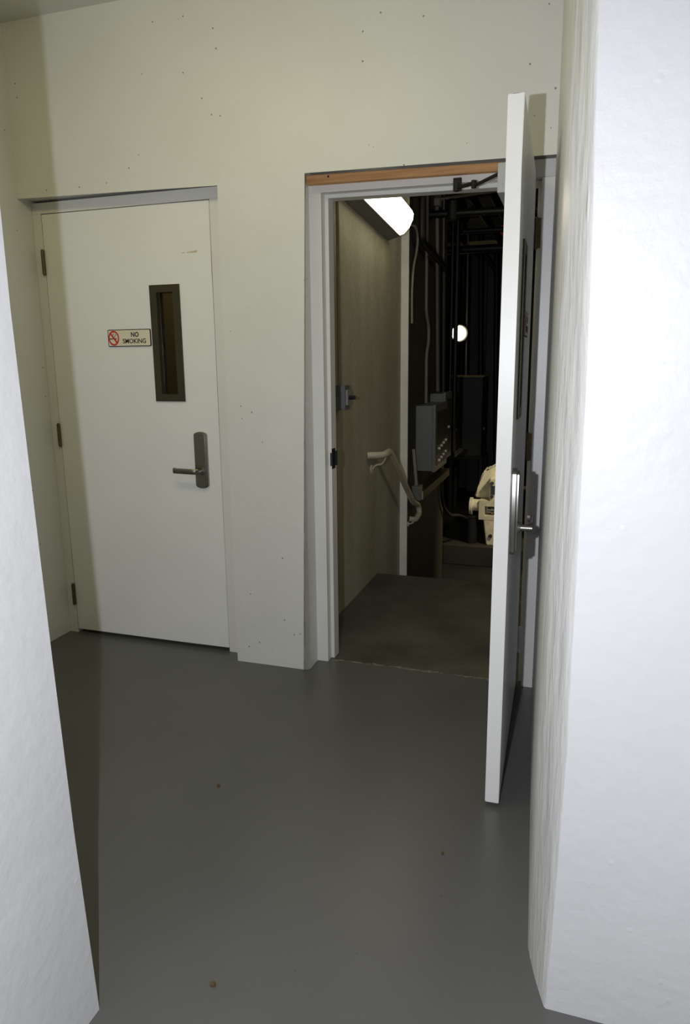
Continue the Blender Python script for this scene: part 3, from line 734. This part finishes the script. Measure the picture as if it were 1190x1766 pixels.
# big grey cabinet on a black stand
cb = root('control_cabinet', (-1.4, 7.2, ZF), 'tall grey control cabinet with a dusty beige top on a black stand', 'cabinet')
obj('cabinet_body', box(-1.66, -1.212, 6.94, 7.46, 0.095, 1.183, bev=0.004), M['cabinet'], cb)
obj('cabinet_top', box(-1.675, -1.197, 6.925, 7.475, 1.183, 1.200), M['cabinet_top'], cb)
dr = obj('cabinet_door', box(-1.645, -1.227, 6.925, 6.940, 0.115, 1.165, bev=0.003), M['cabinet'], cb)
bm = bmesh.new(); bx(bm, -1.211, -1.195, 7.16, 7.21, 0.44, 0.48, bev=0.004); obj('catch', bm, M['steel'], cb)
bm = bmesh.new(); bx(bm, -1.68, -1.19, 6.93, 7.47, 0.045, 0.094); obj('stand_top', bm, M['black'], cb)
for x in (-1.655, -1.235):
    for y in (6.96, 7.42): obj('leg', box(x, x+0.045, y, y+0.045, ZF, 0.045), M['black'], cb)

# round wall lamp on a thin conduit
gl_ = root('globe_lamp', (-1.55, 7.0, 1.78), 'lit round globe lamp above the grey cabinet', 'lamp')
bm = bmesh.new(); ball(bm, (-1.560, 6.98, 1.776), 0.100, (1, 0.8, 1.0), 24, 14); obj('globe', bm, M['globe'], gl_, smooth=True)
bm = bmesh.new(); cyl(bm, (-1.560, 7.02, 1.776), (-1.560, 7.12, 1.776), 0.115, n=24); bx(bm, -1.600, -1.455, 7.10, 7.14, 1.74, 1.81); obj('lamp_base', bm, M['fixture'], gl_)
bm = bmesh.new(); tube(bm, [(-1.487, 7.12, 3.29), (-1.470, 7.12, 1.201)], 0.013, 0, 10)
obj('lamp_conduit', bm, M['grey_conduit'], gl_, smooth=True)
# ventilation duct panels on the rear wall
vd = root('duct', (-1.4, 8.6, 1.0), 'grey sheet metal duct standing at the rear wall behind the far pipes', 'duct')
obj('duct_panel', box(-1.66, -1.40, 8.72, 8.99, ZF, 3.28, bev=0.01), M['cabinet'], vd)
obj('duct_panel', box(-1.395, -1.02, 8.66, 8.99, ZF, 3.28, bev=0.01), M['cabinet'], vd)
bm = bmesh.new(); bx(bm, -1.67, -1.01, 8.64, 8.665, 1.60, 1.64); obj('duct_flange', bm, M['cabinet'], vd)
# small red device among the overhead pipes, half hidden by the leaf edge
ab = root('alarm_bell', (-0.77, 5.0, 2.7), 'small red alarm bell up among the dark pipes beside the door edge', 'alarm bell')
bm = bmesh.new(); cyl(bm, (-0.785, 4.985, 2.755), (-0.785, 5.03, 2.755), 0.055, 0.062, 20); obj('gong', bm, M['red'], ab, smooth=True)
bm = bmesh.new(); tube(bm, [(-0.785, 5.02, 2.76), (-0.785, 5.05, 3.29)], 0.012, 0, 8); obj('hanger', bm, M['black'], ab)

# pump set on its concrete pad
PZ = -0.53
obj('pump_pad', box(-1.36, 0.9, 4.42, 5.9, ZF, PZ, bev=0.008), M['pad'], label='low concrete pad under the cream pump', cat='concrete pad')
pu = root('pump', (-0.75, 4.7, PZ), 'cream cast pump with bolted flanges, partly hidden by the open door', 'pump')
bm = bmesh.new(); prism(bm, [(-0.990, -0.045), (-0.955, 0.065), (-0.905, 0.235), (-0.88, 0.262), (-0.80, 0.262), (-0.73, 0.36), (-0.56, 0.43), (-0.505, 0.40), (-0.505, -0.045)], 'y', 4.66, 4.98)
bmesh.ops.bevel(bm, geom=bm.edges[:], offset=0.018, segments=2, affect='EDGES')
obj('casing', bm, M['cream'], pu, smooth=True)
bm = bmesh.new(); bx(bm, -0.815, -0.60, 4.535, 4.665, -0.050, 0.195, bev=0.012); cap = obj('bearing_block', bm, M['cream'], pu)
for x, z in ((-0.785, 0.145), (-0.785, 0.0)):
    bm = bmesh.new(); cyl(bm, (x, 4.520, z), (x, 4.536, z), 0.019, n=6); cyl(bm, (x, 4.508, z), (x, 4.520, z), 0.011, n=10); sub('bolt', bm, M['steel'], cap)
bm = bmesh.new(); bx(bm, -0.800, -0.735, 4.531, 4.536, 0.02, 0.115); sub('name_plate', bm, M['steel'], cap)
bm = bmesh.new(); cyl(bm, (-1.022, 4.60, -0.128), (-0.994, 4.60, -0.128), 0.094, n=28); fg = obj('flange', bm, M['cream'], pu, smooth=True)
for k in range(8):
    a = 2*math.pi*k/8; bm = bmesh.new(); y_, z_ = 4.60+0.075*math.cos(a), -0.128+0.075*math.sin(a)
    cyl(bm, (-1.034, y_, z_), (-1.022, y_, z_), 0.009, n=6); sub('bolt', bm, M['steel'], fg)
bm = bmesh.new(); cyl(bm, (-0.994, 4.60, -0.115), (-0.905, 4.60, -0.115), 0.064, n=24); obj('nozzle', bm, M['cream'], pu, smooth=True)
bm = bmesh.new()
for a in ((-0.918, -0.60, 4.52, 4.68, -0.108, -0.048), (-0.918, -0.60, 4.52, 4.68, -0.256, -0.212), (-0.918, -0.856, 4.52, 4.68, -0.212, -0.108), (-0.690, -0.60, 4.52, 4.68, -0.212, -0.108)): bx(bm, *a)
bx(bm, -0.856, -0.690, 4.66, 4.68, -0.212, -0.108)
lan = obj('lantern', bm, M['cream'], pu)
bm = bmesh.new(); cyl(bm, (-0.83, 4.60, -0.165), (-0.69, 4.60, -0.165), 0.036, n=18); cyl(bm, (-0.79, 4.60, -0.165), (-0.77, 4.60, -0.165), 0.046, n=18); sub('coupling', bm, M['steel'], lan, smooth=True)
bm = bmesh.new()
hexa(bm, [(-0.868, 4.52, -0.256), (-0.60, 4.52, -0.256), (-0.60, 4.70, -0.256), (-0.868, 4.70, -0.256)], [(-0.828, 4.50, PZ), (-0.62, 4.50, PZ), (-0.62, 4.72, PZ), (-0.828, 4.72, PZ)])
bmesh.ops.bevel(bm, geom=bm.edges[:], offset=0.010, segments=2, affect='EDGES'); ped = obj('pedestal', bm, M['cream'], pu)
bm = bmesh.new(); cyl(bm, (-0.785, 4.488, -0.425), (-0.785, 4.512, -0.425), 0.022, n=6); sub('bolt', bm, M['steel'], ped)
bm = bmesh.new(); cyl(bm, (-0.37, 4.82, 0.05), (0.30, 4.82, 0.05), 0.23, n=32); obj('motor', bm, M['cream'], pu, smooth=True)
bm = bmesh.new(); bx(bm, -0.30, 0.15, 4.68, 4.88, PZ, -0.15); obj('motor_foot', bm, M['cream'], pu)
bm = bmesh.new(); cyl(bm, (-0.506, 4.82, 0.05), (-0.369, 4.82, 0.05), 0.028, n=16); obj('shaft', bm, M['rubber'], pu, smooth=True)
# black strainer beside the pump
sn = root('strainer', (-1.0, 4.58, PZ), 'short black cylinder standing on the pad left of the pump', 'strainer')
bm = bmesh.new(); cyl(bm, (-1.0, 4.58, PZ), (-1.0, 4.58, -0.245), 0.064, n=24); obj('barrel', bm, M['rubber'], sn, smooth=True)
bm = bmesh.new(); cyl(bm, (-1.0, 4.58, -0.245), (-1.0, 4.58, -0.228), 0.072, n=24); obj('lid', bm, M['rubber'], sn, smooth=True)
# hose curving down from the wall to the pump
bm = bmesh.new()
tube(bm, [(-1.160, 3.60, 0.33), (-1.155, 3.60, 0.14), (-1.155, 3.72, 0.02), (-1.12, 3.90, -0.09), (-1.08, 4.25, -0.16), (-1.035, 4.50, -0.25)], 0.016, 0.15, 10, 6)
obj('hose', bm, M['rubber'], label='black hose curving from the wall down to the black cylinder', cat='hose', smooth=True)
